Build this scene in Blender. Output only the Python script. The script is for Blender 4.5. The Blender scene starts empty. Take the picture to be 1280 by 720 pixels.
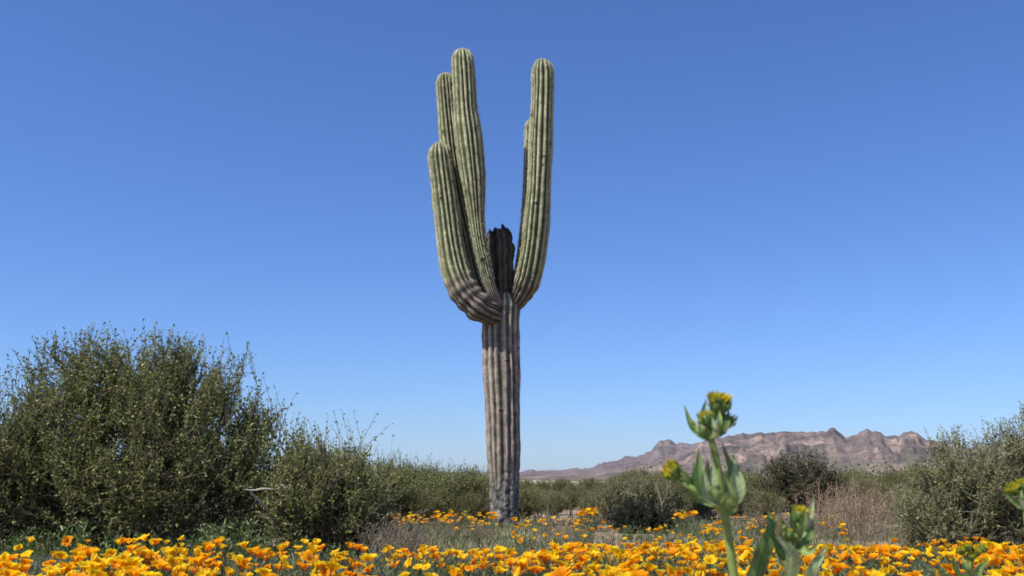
import bpy, math, random
import numpy as np

# ------------------------------------------------------------------ camera, sky, sun
scene = bpy.context.scene
C = scene.collection
F = 35.0 / 36.0 * 1280.0            # focal length in photograph pixels
PITCH = math.atan(234.0 / F)
CAMZ = 0.75
cam_d = bpy.data.cameras.new('camera')
cam = bpy.data.objects.new('camera', cam_d)
C.objects.link(cam)
cam_d.lens = 35.0
cam_d.sensor_width = 36.0
cam_d.clip_start = 0.05
cam_d.clip_end = 40000.0
cam.location = (0, 0, CAMZ)
cam.rotation_euler = (math.radians(90) + PITCH, 0, 0)
cam_d.dof.use_dof = True
cam_d.dof.focus_distance = 13.0
cam_d.dof.aperture_fstop = 8.0
scene.camera = cam

SUN_EL = math.radians(54)
SUN_AZ = math.radians(-120)         # clockwise from +Y (the view direction): behind the camera, to the left
world = bpy.data.worlds.new('World')
scene.world = world
world.use_nodes = True
wn = world.node_tree
sky = wn.nodes.new('ShaderNodeTexSky')
sky.sky_type = 'NISHITA'
sky.sun_disc = False
sky.sun_elevation = SUN_EL
sky.sun_rotation = SUN_AZ
sky.altitude = 300.0
sky.air_density = 1.0
sky.dust_density = 0.3
sky.ozone_density = 6.0
bg = wn.nodes['Background']
bg.inputs['Strength'].default_value = 0.099
wb = wn.nodes.new('ShaderNodeMix'); wb.data_type = 'RGBA'; wb.blend_type = 'MULTIPLY'   # the photograph's white balance
wb.inputs[0].default_value = 1.0
wb.inputs[7].default_value = (0.57, 0.735, 1.04, 1)
wn.links.new(sky.outputs[0], wb.inputs[6])
wn.links.new(wb.outputs[2], bg.inputs['Color'])

sun_d = bpy.data.lights.new('sun', 'SUN')
sun_d.energy = 5.0
sun_d.angle = math.radians(0.53)
sun_d.color = (1.0, 0.96, 0.88)
sun = bpy.data.objects.new('sun', sun_d)
C.objects.link(sun)
sun.rotation_euler = (math.radians(90) - SUN_EL, 0, math.pi - SUN_AZ)
sun.location = (-20, -16, 40)

scene.view_settings.view_transform = 'Standard'
scene.view_settings.look = 'None'
scene.view_settings.exposure = 0.55
scene.view_settings.gamma = 1.0
scene.view_settings.use_curve_mapping = False
scene.render.resolution_x = 1024
scene.render.resolution_y = 576
scene.cycles.max_bounces = 8
scene.cycles.volume_bounces = 0
scene.cycles.transparent_max_bounces = 8
scene.cycles.filter_width = 1.7

rng = np.random.default_rng(11)

# ------------------------------------------------------------------ helpers
def at(px, py, Y):
    """point of the place seen at photograph pixel (px, py), standing Y metres ahead"""
    u = (360.0 - py) / F
    fy = math.cos(PITCH) - u * math.sin(PITCH)
    fz = math.sin(PITCH) + u * math.cos(PITCH)
    k = Y / fy
    return np.array([(px - 640.0) / F * k, Y, CAMZ + fz * k])

def sstep(a, b, x):
    t = np.clip((np.asarray(x, float) - a) / (b - a), 0, 1)
    return t * t * (3 - 2 * t)

_prm = np.random.default_rng(5).random((256, 256))
def vnoise(x, y):
    x = np.asarray(x, float); y = np.asarray(y, float)
    xi = np.floor(x).astype(int); yi = np.floor(y).astype(int)
    fx = x - xi; fy = y - yi
    fx = fx * fx * (3 - 2 * fx); fy = fy * fy * (3 - 2 * fy)
    a = _prm[xi % 256, yi % 256]; b = _prm[(xi + 1) % 256, yi % 256]
    c = _prm[xi % 256, (yi + 1) % 256]; d = _prm[(xi + 1) % 256, (yi + 1) % 256]
    return (a * (1 - fx) + b * fx) * (1 - fy) + (c * (1 - fx) + d * fx) * fy
def fbm(x, y, n=4):
    s = 0; a = 0.5
    for i in range(n):
        s = s + a * (vnoise(x * 2 ** i + 17.3 * i, y * 2 ** i + 9.1 * i) - 0.5); a *= 0.5
    return s
def ridged(x, y, n=4):
    s = 0; a = 0.5
    for i in range(n):
        s = s + a * (1 - np.abs(2 * vnoise(x * 2 ** i + 31.7 * i, y * 2 ** i + 3.9 * i) - 1)); a *= 0.5
    return s

def ground_z(x, y):
    x = np.asarray(x, float); y = np.asarray(y, float)
    h = 0.20 * (1 - sstep(4.5, 9.0, y)) - 10.0 * sstep(24, 430, y)
    h = h + 0.10 * fbm(x * 0.35, y * 0.35, 3) * sstep(30000, 20, np.hypot(x, y))
    r = np.hypot(x, y)
    h = h + 5.0 * fbm(x / 160.0, y / 160.0, 3) * sstep(80, 500, r) * (1 - sstep(1500, 3000, r))
    return h
def gz(x, y): return float(ground_z(x, y))

def norm(v):
    return v / np.maximum(np.linalg.norm(v, axis=-1, keepdims=True), 1e-9)

def mesh_np(name, V, faces, cols=None, mats=(), smooth=False, mat_idx=None):
    """faces: list of (M,k) int arrays"""
    me = bpy.data.meshes.new(name)
    V = np.asarray(V, np.float32)
    me.vertices.add(len(V)); me.vertices.foreach_set('co', V.ravel())
    faces = [np.asarray(f, np.int32) for f in faces if len(f)]
    loops = np.concatenate([f.ravel() for f in faces])
    tot = np.concatenate([np.full(len(f), f.shape[1], np.int32) for f in faces])
    start = np.concatenate([[0], np.cumsum(tot)[:-1]]).astype(np.int32)
    me.loops.add(len(loops)); me.loops.foreach_set('vertex_index', loops)
    me.polygons.add(len(tot)); me.polygons.foreach_set('loop_start', start)
    me.polygons.foreach_set('loop_total', tot)
    if smooth: me.polygons.foreach_set('use_smooth', np.ones(len(tot), bool))
    if mat_idx is not None: me.polygons.foreach_set('material_index', np.asarray(mat_idx, np.int32))
    me.update(calc_edges=True)
    if cols is not None:
        a = me.attributes.new('col', 'FLOAT_COLOR', 'POINT')
        cols = np.asarray(cols, np.float32)
        if cols.shape[1] == 3: cols = np.hstack([cols, np.ones((len(cols), 1), np.float32)])
        a.data.foreach_set('color', cols.ravel())
    for m in mats: me.materials.append(m)
    return me

class Geo:
    """collects vertex / face / colour blocks for ONE mesh"""
    def __init__(s): s.V = []; s.F = {3: [], 4: []}; s.K = []; s.n = 0
    def add(s, V, Fc, col):
        V = np.asarray(V, float).reshape(-1, 3); Fc = np.asarray(Fc)
        col = np.asarray(col, float)
        if col.ndim == 1: col = np.tile(col, (len(V), 1))
        s.V.append(V); s.F[Fc.shape[1]].append(Fc + s.n); s.K.append(col); s.n += len(V)
    def mesh(s, name, mat, smooth=False):
        fs = [np.concatenate(s.F[k]) for k in (3, 4) if s.F[k]]
        return mesh_np(name, np.concatenate(s.V), fs, np.concatenate(s.K), (mat,), smooth)

def obj(name, me, parent=None, loc=None):
    o = bpy.data.objects.new(name, me); C.objects.link(o)
    if parent is not None: o.parent = parent
    if loc is not None: o.location = [float(v) for v in loc]
    return o
def tag(o, label, cat, group=None):
    o['label'] = label; o['category'] = cat
    if group: o['group'] = group
    return o
def thing(name, label, cat, loc=(0, 0, 0), group=None):
    return tag(obj(name, None, None, loc), label, cat, group)
def copy_tree(o, parent=None):
    c = o.copy(); C.objects.link(c); c.parent = parent
    for ch in list(o.children): copy_tree(ch, c)
    return c

def tubes(P, R, sides=3):
    """P (N,K,3) polylines, R (N,K) radii -> V, quads"""
    N, K, _ = P.shape
    T = np.empty_like(P); T[:, 1:-1] = P[:, 2:] - P[:, :-2]; T[:, 0] = P[:, 1] - P[:, 0]; T[:, -1] = P[:, -1] - P[:, -2]
    T = norm(T)
    ref = np.tile(np.array([0.31, 0.87, 0.12]), (N, 1)); ref[np.abs((norm(P[:, -1] - P[:, 0]) * norm(ref)).sum(-1)) > 0.9] = (1, 0, 0)
    A = norm(np.cross(T, ref[:, None, :])); B = np.cross(T, A)
    th = np.arange(sides) / sides * 2 * np.pi
    V = P[:, :, None, :] + R[:, :, None, None] * (np.cos(th)[None, None, :, None] * A[:, :, None, :] + np.sin(th)[None, None, :, None] * B[:, :, None, :])
    i = np.arange(N)[:, None, None] * K * sides; k = np.arange(K - 1)[None, :, None] * sides; s = np.arange(sides)[None, None, :]; s2 = (s + 1) % sides
    a = i + k + s; b = i + k + s2
    Fc = np.stack([a, b, b + sides, a + sides], -1).reshape(-1, 4)
    return V.reshape(-1, 3), Fc

def leaves(P, D, Lg, W, r, fold=0.25):
    """rhombic folded leaves at P pointing along D"""
    n = len(P); D = norm(D)
    S = norm(np.cross(D, norm(r.normal(size=(n, 3)))))
    U = np.cross(S, D)
    Lg = np.broadcast_to(np.asarray(Lg, float).reshape(-1, 1), (n, 1)); W = np.broadcast_to(np.asarray(W, float).reshape(-1, 1), (n, 1))
    m = P + D * Lg * 0.5
    V = np.stack([P, m + S * W * .5 + U * W * fold, P + D * Lg, m - S * W * .5 + U * W * fold], 1)
    Fc = np.arange(n * 4).reshape(n, 4)
    return V.reshape(-1, 3), Fc

# ------------------------------------------------------------------ materials
def new_mat(name):
    m = bpy.data.materials.new(name); m.use_nodes = True
    nt = m.node_tree; nt.nodes.clear()
    out = nt.nodes.new('ShaderNodeOutputMaterial')
    return m, nt, out
def N(nt, t, **kw):
    n = nt.nodes.new(t)
    for k, v in kw.items(): setattr(n, k, v)
    return n
def ramp(nt, src, stops):
    r = N(nt, 'ShaderNodeValToRGB')
    el = r.color_ramp.elements
    while len(el) < len(stops): el.new(0.5)
    for e, (p, c) in zip(el, stops): e.position = p; e.color = (*c, 1)
    nt.links.new(src, r.inputs[0]); return r.outputs[0]
def mixc(nt, fac, a, b, mode='MIX'):
    m = N(nt, 'ShaderNodeMix', data_type='RGBA', blend_type=mode)
    for sock, v in ((m.inputs[0], fac), (m.inputs[6], a), (m.inputs[7], b)):
        if isinstance(v, bpy.types.NodeSocket): nt.links.new(v, sock)
        elif isinstance(v, (int, float)): sock.default_value = v
        else: sock.default_value = (*v, 1)
    return m.outputs[2]
def noise(nt, scale, detail=4, rough=0.55, coord='Object'):
    tc = N(nt, 'ShaderNodeTexCoord'); n = N(nt, 'ShaderNodeTexNoise')
    n.inputs['Scale'].default_value = scale; n.inputs['Detail'].default_value = detail; n.inputs['Roughness'].default_value = rough
    nt.links.new(tc.outputs[coord], n.inputs['Vector']); return n.outputs['Fac']

def leaf_mat(name, transl=0.25, rough=0.55, nscale=30, spec=0.3):
    m, nt, out = new_mat(name)
    at_ = N(nt, 'ShaderNodeAttribute', attribute_name='col')
    f = noise(nt, nscale, 2)
    colr = mixc(nt, 1.0, at_.outputs['Color'], ramp(nt, f, [(0.3, (0.78, 0.78, 0.78)), (0.7, (1.15, 1.15, 1.15))]), 'MULTIPLY')
    p = N(nt, 'ShaderNodeBsdfPrincipled'); p.inputs['Roughness'].default_value = rough
    p.inputs['Specular IOR Level'].default_value = spec
    nt.links.new(colr, p.inputs['Base Color'])
    t = N(nt, 'ShaderNodeBsdfTranslucent'); nt.links.new(colr, t.inputs['Color'])
    mx = N(nt, 'ShaderNodeMixShader'); mx.inputs[0].default_value = transl
    nt.links.new(p.outputs[0], mx.inputs[1]); nt.links.new(t.outputs[0], mx.inputs[2]); nt.links.new(mx.outputs[0], out.inputs['Surface'])
    return m
def solid_mat(name, rough=0.85, nscale=20, bump=0.0, lo=0.7, hi=1.2):
    m, nt, out = new_mat(name)
    at_ = N(nt, 'ShaderNodeAttribute', attribute_name='col')
    f = noise(nt, nscale, 5)
    colr = mixc(nt, 1.0, at_.outputs['Color'], ramp(nt, f, [(0.3, (lo,) * 3), (0.7, (hi,) * 3)]), 'MULTIPLY')
    p = N(nt, 'ShaderNodeBsdfPrincipled'); p.inputs['Roughness'].default_value = rough; p.inputs['Specular IOR Level'].default_value = 0.2
    nt.links.new(colr, p.inputs['Base Color'])
    if bump:
        b = N(nt, 'ShaderNodeBump'); b.inputs['Strength'].default_value = bump; b.inputs['Distance'].default_value = 0.02
        nt.links.new(f, b.inputs['Height']); nt.links.new(b.outputs[0], p.inputs['Normal'])
    nt.links.new(p.outputs[0], out.inputs['Surface'])
    return m

M_LEAF = leaf_mat('shrub_leaf', 0.35)
M_HERB = leaf_mat('herb_leaf', 0.3, 0.5, 60)
M_PETAL = leaf_mat('petal', 0.55, 0.6, 90, 0.1)
M_TWIG = solid_mat('twig_bark', 0.9, 40)
M_CACTUS = solid_mat('cactus_skin', 0.75, 9, 0.25, 0.62, 1.25)
M_SPINE = solid_mat('cactus_spine', 0.7, 5)

m, nt, out = new_mat('desert_soil'); M_SOIL = m
f1 = noise(nt, 0.012, 8, 0.6); f2 = noise(nt, 1.3, 6); f3 = noise(nt, 40, 4)
c1 = ramp(nt, f2, [(0.3, (0.17, 0.12, 0.08)), (0.7, (0.30, 0.23, 0.16))])
c2 = mixc(nt, ramp(nt, f1, [(0.42, (0, 0, 0)), (0.60, (1, 1, 1))]), c1, (0.46, 0.39, 0.30))
c3 = mixc(nt, 1.0, c2, ramp(nt, f3, [(0.3, (0.7, 0.7, 0.7)), (0.7, (1.2, 1.2, 1.2))]), 'MULTIPLY')
p = N(nt, 'ShaderNodeBsdfPrincipled'); p.inputs['Roughness'].default_value = 0.95; p.inputs['Specular IOR Level'].default_value = 0.1
nt.links.new(c3, p.inputs['Base Color'])
b = N(nt, 'ShaderNodeBump'); b.inputs['Strength'].default_value = 0.6; b.inputs['Distance'].default_value = 0.03
nt.links.new(f3, b.inputs['Height']); nt.links.new(b.outputs[0], p.inputs['Normal']); nt.links.new(p.outputs[0], out.inputs['Surface'])

def rock_mat(name, dark, mid, light, scrub):
    m, nt, out = new_mat(name)
    a = N(nt, 'ShaderNodeAttribute', attribute_name='col')
    sep = N(nt, 'ShaderNodeSeparateColor'); nt.links.new(a.outputs['Color'], sep.inputs[0])
    n1 = noise(nt, 0.010, 8, 0.65); n2 = noise(nt, 0.045, 7, 0.7)
    rock = ramp(nt, n1, [(0.34, dark), (0.50, mid), (0.64, light)])
    rock = mixc(nt, 1.0, rock, ramp(nt, n2, [(0.3, (0.6, 0.6, 0.62)), (0.7, (1.3, 1.28, 1.25))]), 'MULTIPLY')
    # scrub grows on the gentler lower slopes (red channel = share of scrub)
    ad = N(nt, 'ShaderNodeMath', operation='ADD'); nt.links.new(sep.outputs[0], ad.inputs[0]); nt.links.new(n2, ad.inputs[1])
    n3 = noise(nt, 0.12, 4, 0.6)
    k = ramp(nt, ad.outputs[0], [(0.78, (0, 0, 0)), (0.98, (1, 1, 1))])
    rock = mixc(nt, ramp(nt, n3, [(0.52, (0, 0, 0)), (0.60, (0.75, 0.75, 0.75))]), rock, tuple(v * 0.6 for v in scrub))
    colr = mixc(nt, k, rock, scrub)
    p = N(nt, 'ShaderNodeBsdfPrincipled'); p.inputs['Roughness'].default_value = 0.95; p.inputs['Specular IOR Level'].default_value = 0.05
    nt.links.new(colr, p.inputs['Base Color']); nt.links.new(p.outputs[0], out.inputs['Surface'])
    return m
M_ROCK = rock_mat('red_rock', (0.060, 0.048, 0.048), (0.135, 0.102, 0.094), (0.30, 0.215, 0.175), (0.105, 0.10, 0.06))
M_FARROCK = rock_mat('grey_rock', (0.09, 0.07, 0.072), (0.13, 0.10, 0.10), (0.20, 0.155, 0.14), (0.11, 0.10, 0.078))

# ------------------------------------------------------------------ terrain
radii = np.concatenate([np.linspace(0.3, 30, 100), np.geomspace(31, 9500, 110)])
na = 288
ang = np.arange(na) / na * 2 * np.pi
RR, AA = np.meshgrid(radii, ang, indexing='ij')
gx = (RR * np.sin(AA)).ravel(); gy = (RR * np.cos(AA)).ravel()
gv = np.stack([gx, gy, ground_z(gx, gy)], 1)
gv = np.vstack([gv, [[0, 0, gz(0, 0)]]])
i = np.arange(len(radii) - 1)[:, None] * na; j = np.arange(na)[None, :]; j2 = (j + 1) % na
quads = np.stack([i + j, i + na + j, i + na + j2, i + j2], -1).reshape(-1, 4)
cen = len(gv) - 1
tri = np.stack([np.full(na, cen), np.arange(na), (np.arange(na) + 1) % na], -1)
g = obj('ground', mesh_np('ground', gv, [quads, tri], None, (M_SOIL,), True)); g['kind'] = 'structure'

def mountain(name, dist, width, ridge_px, mat, seed, rough, knobs=0.0, px0=-500, px1=1800, step=2.2):
    pxs = np.arange(px0, px1, step)
    rp = np.array(ridge_px, float)
    ry = np.interp(pxs, rp[:, 0], rp[:, 1])
    top = np.array([at(a, b, dist)[2] for a, b in zip(pxs, ry)])
    top = top + (dist / 3000) * (11 * (vnoise(pxs / 8.0 + seed, pxs * 0) - 0.5) + 7 * (vnoise(pxs / 3.5 + seed, pxs * 0 + 3) - 0.5)) * sstep(0, 60, top)
    xs = np.array([at(a, 594, dist)[0] for a in pxs])
    base = -11.5
    t = np.concatenate([np.linspace(0, 1, 130), np.linspace(1.015, 1.6, 20)])
    X, T = np.meshgrid(xs, t, indexing='ij')
    Y = dist - width + T * width
    X = X * (Y / dist)
    hgt = (top - base)[:, None]
    prof = np.where(T <= 1, 0.25 * T + 0.75 * T ** 2.0, np.clip(1 - (T - 1) / 0.6, 0, 1))
    rn = ridged(X / 420 + seed, Y / 300 + seed, 5)
    env = np.sin(np.clip(T, 0, 1) * np.pi) ** 0.8
    Z = base + hgt * (prof + rough * (rn - 0.45) * env)
    amp = np.clip(hgt / 150.0, 0.08, 1.0)
    crag = sstep(0.25, 0.6, vnoise(X / 160 + seed, Y / 160)) * np.minimum(1, T * 2.5) * amp
    Z = Z + rough * (60 * amp * (ridged(X / 120 + 3 * seed, Y / 190, 5) - 0.47) + 46 * crag * (ridged(X / 40 + seed, Y / 34, 3) - 0.42) + 16 * crag * (vnoise(X / 11, Y / 11) - .5)) * np.minimum(1, T * 3) * (1 - 0.35 * sstep(0.9, 1.0, T))
    gul = (1 - np.abs(2 * vnoise(X / 75 + 5 * seed, Y / 420 + seed) - 1)) ** 2
    Z = Z - rough * 46 * amp * (gul - 0.3) * env
    st = 24.0 * (0.8 + 0.5 * vnoise(X / 300, Y / 300)); zz = Z / st; fr = zz - np.floor(zz)
    ter = (np.floor(zz) + sstep(0.55, 0.95, fr)) * st
    Z = Z + (ter - Z) * 0.75 * crag
    Z = np.where(T > 1.55, base - 2, Z)
    scrub = np.clip(0.9 - 1.2 * T + 0.8 * fbm(X / 260, Y / 260, 3), 0, 1) * 0.62
    V = np.stack([X, Y, Z], -1).reshape(-1, 3)
    ni, nj = X.shape
    a = np.arange(ni - 1)[:, None] * nj + np.arange(nj - 1)[None, :]
    q = np.stack([a, a + nj, a + nj + 1, a + 1], -1).reshape(-1, 4)
    cl = np.zeros((len(V), 3)); cl[:, 0] = scrub.ravel()
    o = obj(name, mesh_np(name, V, [q], cl, (mat,), False)); o['kind'] = 'structure'
    return o

mountain('mountain_range', 3000, 1100, [(-500, 588), (200, 590), (560, 591), (700, 592), (760, 588), (800, 581), (835, 572), (862, 562), (880, 556), (893, 548), (915, 544), (935, 545),
    (952, 541), (968, 543), (990, 541), (1004, 543), (1020, 541), (1036, 543), (1046, 539), (1060, 546), (1076, 545), (1086, 537), (1098, 539), (1112, 546), (1126, 547), (1138, 540), (1152, 545),
    (1163, 551), (1180, 555), (1200, 560), (1240, 566), (1320, 570), (1500, 566), (1800, 572)], M_ROCK, 3.3, 0.55)
mountain('far_mountain_range', 4600, 1500, [(-500, 580), (0, 586), (400, 589), (600, 590), (650, 590), (665, 587), (676, 589), (700, 588), (720, 585), (745, 582), (768, 577), (790, 572), (812, 566), (820, 558), (827, 551),
    (835, 550), (845, 553), (860, 554), (880, 551), (900, 549), (940, 546), (980, 552), (1100, 556), (1400, 560), (1800, 575)], M_FARROCK, 8.1, 0.5)

# ------------------------------------------------------------------ saguaro
CY = 15.5
def catmull(ctrl, n):
    P = np.asarray(ctrl, float)
    P = np.vstack([2 * P[0] - P[1], P, 2 * P[-1] - P[-2]])
    m_ = len(P) - 3
    u = np.linspace(0, m_ - 1e-6, n); k = u.astype(int); t = (u - k)[:, None]
    a, b, c, d = P[k], P[k + 1], P[k + 2], P[k + 3]
    return 0.5 * (2 * b + (c - a) * t + (2 * a - 5 * b + 4 * c - d) * t ** 2 + (3 * b - a - 3 * c + d) * t ** 3)

def limb(ctrl, nribs, seed, cap=True, cork=lambda p, s: 0.0, depth=0.23, spines=True, jag=False, n=280, dark=1.0, elbow=1.0, callus=None):
    """ctrl rows: pixel x, pixel y, depth offset, width in pixels -> ribbed limb mesh and spine mesh"""
    r_ = np.random.default_rng(seed)
    rows = []
    for (px, py, dy, w) in ctrl:
        p_ = at(px, py, CY + dy); rows.append([*p_, w / F * math.hypot(p_[1], p_[2]) * 0.5])
    S = catmull(rows, n); P = S[:, :3]; R = S[:, 3].copy()
    seg = np.concatenate([[0], np.cumsum(np.linalg.norm(np.diff(P, axis=0), axis=1))]); L = seg[-1]
    R *= 1 + 0.018 * np.sin(seg * 5.1 + seed) + 0.03 * (vnoise(seg * 5 + seed * 3.1, seg * 0 + 4) - 0.5) + 0.03 * (vnoise(seg * 2.3 + seed * 7.7, seg * 0) - 0.5)
    if cap:   # rounded tip
        d = L - seg; r0 = R[-1]
        k = np.clip(1 - d / (r0 * 1.25), 0, 1); R = R * np.sqrt(np.maximum(1 - k ** 2, 0.002))
    T = np.gradient(P, axis=0); T = norm(T)
    A = np.zeros_like(P); a = np.cross(T[0], [0, 1, 0.1]); a /= np.linalg.norm(a)
    for q in range(n):
        a = a - T[q] * a.dot(T[q]); a /= np.linalg.norm(a); A[q] = a
    B = np.cross(T, A)
    if callus:   # corky swollen neck with creases
        k = sstep(callus[0], callus[0] + 0.05, seg / L) * (1 - sstep(callus[1] - 0.08, callus[1] + 0.04, seg / L))
        R = R * (1 + k * (0.05 * np.sin(seg * 34) + 0.14 * (vnoise(seg * 11, seg * 0 + seed) - 0.4)))
    sub = 6; ns = nribs * sub
    wr = 1 + 0.55 * (r_.random(nribs) - 0.5); edge = np.concatenate([[0], np.cumsum(wr) / wr.sum()])
    th = np.concatenate([edge[q] + (edge[q + 1] - edge[q]) * np.arange(sub) / sub for q in range(nribs)]) * 2 * np.pi
    ph = np.arange(ns) % sub / sub
    prof = np.abs(np.cos(ph * np.pi)) ** 1.2                      # 1 on the rib crest, 0 in the furrow
    ribvar = 1 + 0.05 * (r_.random(nribs) - 0.5)
    rv = np.repeat(ribvar, sub)
    thw = th[None, :] + 0.035 * np.sin(seg[:, None] * 1.7 + np.repeat(r_.random(nribs) * 6.28, sub)[None, :])
    dp = depth * np.ones((n, 1)) * ((0.35 + 0.65 * sstep(0.2, 1.1, P[:, 2]))[:, None] if cork(P[0], 0) > 0.9 else 1)
    rad = R[:, None] * rv[None, :] * (1 - dp * (1 - prof[None, :]))
    lump = fbm(seg[:, None] * 6 + 3 * seed, np.repeat(np.arange(nribs), sub)[None, :] * 1.7 + 0 * seg[:, None], 3)
    rad = rad * (1 + 0.10 * lump)
    if jag: rad = rad * (1 + 0.22 * (fbm(seg[:, None] * 9, th[None, :] * 2.4, 4)) * 2 - 0.05 * sstep(0.55, 0.8, vnoise(seg[:, None] * 6, th[None, :] * 3)))
    if cork(P[0], 0) > 0.9 and not jag:   # cracked corky bark near the foot
        bk = sstep(1.25, 0.5, P[:, 2])[:, None]
        crk = ridged(seg[:, None] * 7, th[None, :] * 2.6, 3)
        rad = rad * (1 - bk * 0.16 * np.clip(crk - 0.5, 0, 1) * 2) * (1 + 0.10 * sstep(0.35, -0.1, P[:, 2])[:, None])
    V = P[:, None] + rad[..., None] * (np.cos(thw)[..., None] * A[:, None] + np.sin(thw)[..., None] * B[:, None])
    if jag:
        jg = 1.1 * R[:, None] * (vnoise(th[None, :] * 4.1 + seed, seg[:, None] * 0) - 0.45) * sstep(0.6, 1.0, seg / L)[:, None]
        V = V + jg[..., None] * T[:, None]
    ck = np.array([cork(p_, s_ / L) for p_, s_ in zip(P, seg)])[:, None]
    ck = np.clip(ck + 0.5 * ck * (1 - ck) * 4 * fbm(seg[:, None] * 5 + seed, th[None, :] * 2.2, 3) * 2, 0, 1)[..., None]
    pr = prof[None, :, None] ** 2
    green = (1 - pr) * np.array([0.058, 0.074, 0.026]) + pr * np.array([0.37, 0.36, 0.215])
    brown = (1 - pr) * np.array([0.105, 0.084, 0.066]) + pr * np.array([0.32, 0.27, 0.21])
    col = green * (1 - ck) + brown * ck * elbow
    rib_t = np.repeat(0.85 + 0.3 * r_.random(nribs), sub)[None, :, None]
    band = (1 + 0.30 * fbm(seg * 1.6 + seed, seg * 0 + 2.2, 3))[:, None, None]
    wear = 0.8 + 0.5 * vnoise(seg[:, None] * 14 + seed, np.repeat(np.arange(nribs), sub)[None, :] * 2.3 + th[None, :])
    wear = wear * (0.82 + 0.36 * vnoise(seg[:, None] * 40 + seed, th[None, :] * 7))
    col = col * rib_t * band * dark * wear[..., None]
    # rings of the skin that healed over scars
    for _ in range(int(3 + L * 3)):
        q = r_.integers(4, n - 6); s0 = r_.integers(0, ns)
        w_ = r_.integers(2, 6)
        idx = (s0 + np.arange(w_)) % ns
        col[q:q + 2, idx] = np.array([0.055, 0.045, 0.035])
    base_cork = np.clip(sstep(1.1, 0.35, P[:, 2] - 0.0), 0, 1)[:, None, None] if cork(P[0], 0) > 0.9 else 0
    g_ = np.array([0.155, 0.145, 0.13]) * ((0.35 + 1.4 * vnoise(seg[:, None] * 30, th[None, :] * 8) ** 1.3) * np.clip(1.7 - 1.5 * ridged(seg[:, None] * 7, th[None, :] * 2.6, 3), 0.25, 1.3))[..., None]
    col = col * (1 - base_cork) + g_ * base_cork
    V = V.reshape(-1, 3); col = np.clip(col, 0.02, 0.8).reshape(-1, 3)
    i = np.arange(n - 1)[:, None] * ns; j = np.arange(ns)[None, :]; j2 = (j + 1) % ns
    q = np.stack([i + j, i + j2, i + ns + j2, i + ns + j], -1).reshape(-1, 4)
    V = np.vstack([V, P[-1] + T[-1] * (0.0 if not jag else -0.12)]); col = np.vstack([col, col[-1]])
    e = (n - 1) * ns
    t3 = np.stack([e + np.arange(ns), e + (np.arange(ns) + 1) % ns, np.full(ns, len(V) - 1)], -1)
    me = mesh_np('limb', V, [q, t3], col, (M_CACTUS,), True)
    if not spines: return me, None
    # clusters of spines on the rib crests
    Vg = V[:-1].reshape(n, ns, 3)
    m_ = int(L / 0.035)
    sp = []
    dr = []
    ln = []
    ckq = np.array([cork(p_, s_ / L) for p_, s_ in zip(P, seg)])
    for kx in range(nribs):
        sl = np.sort(r_.random(m_)) * L
        q_ = np.clip(np.searchsorted(seg, sl), 1, n - 1)
        f_ = ((sl - seg[q_ - 1]) / np.maximum(seg[q_] - seg[q_ - 1], 1e-6))[:, None]
        pos = Vg[q_ - 1, kx * sub] * (1 - f_) + Vg[q_, kx * sub] * f_
        ok = ckq[q_] < 0.4; sl = sl[ok]; q_ = q_[ok]; f_ = f_[ok]; pos = pos[ok]; m2 = len(sl)
        ctr = P[q_ - 1] * (1 - f_) + P[q_] * f_
        o_ = norm(pos - ctr)
        for rep in range(4):
            sp.append(pos); dr.append(norm(o_ + r_.normal(size=o_.shape) * 0.75)); ln.append(np.where(L - sl < 0.5, 1.0, 0.7) * (0.02 + 0.022 * r_.random(m2)))
    sp = np.concatenate(sp); dr = np.concatenate(dr); ln = np.concatenate(ln)
    SV, SF = leaves(sp, dr, ln, 0.0045, r_, 0.0)
    sc = np.repeat(np.array([0.55, 0.50, 0.36]) * (0.6 + 0.7 * r_.random((len(sp), 1))), 4, 0)
    return me, mesh_np('spines', SV, [SF], sc, (M_SPINE,))

base_w = at(631, 657, CY)
cx, cz = float(base_w[0]), gz(base_w[0], CY)
cactus = thing('saguaro_cactus', 'tall ribbed saguaro cactus with upraised arms and broken dark top', 'cactus', (cx, CY, cz))
off = np.array([cx, CY, cz])
def put_limb(name, ctrl, nribs, seed, label=None, **kw):
    me, ms = limb(ctrl, nribs, seed, **kw)
    for m_ in (me, ms):
        if m_ is None: continue
        co = np.empty(len(m_.vertices) * 3, np.float32); m_.vertices.foreach_get('co', co)
        m_.vertices.foreach_set('co', (co.reshape(-1, 3) - off).astype(np.float32).ravel()); m_.update()
    o = obj(name, me, cactus)
    if label: o['label'] = label
    if ms is not None:
        s_ = obj('spines', ms, o); s_['kind'] = 'stuff'
    return o
trunk_cork = lambda p_, s_: 1.0 if s_ < 0.72 else float(1 - 0.35 * sstep(0.72, 0.95, s_))
put_limb('trunk', [(632, 680, 0, 36), (631, 650, 0, 35), (630.5, 610, 0, 37), (629.5, 560, 0, 41), (628, 500, 0, 45), (626.5, 450, 0, 47), (626, 415, 0, 47), (626.5, 390, 0, 46), (628.5, 362, 0.02, 42)], 15, 1, cork=trunk_cork, depth=0.16, cap=True, spines=False, n=420)
put_limb('broken_top', [(627, 388, 0.04, 38), (626, 352, 0.06, 36), (625, 325, 0.06, 36), (625, 308, 0.06, 35), (624, 296, 0.06, 31), (622.5, 289, 0.06, 24)], 13, 2, label='dead dark brown stump of the main stem', cork=lambda p_, s_: 1.0, depth=0.09, cap=False, jag=True, spines=False, n=110, dark=0.30)
arm_cork = lambda lo, hi: (lambda p_, s_: float(1 - sstep(lo, hi, s_)))
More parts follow.
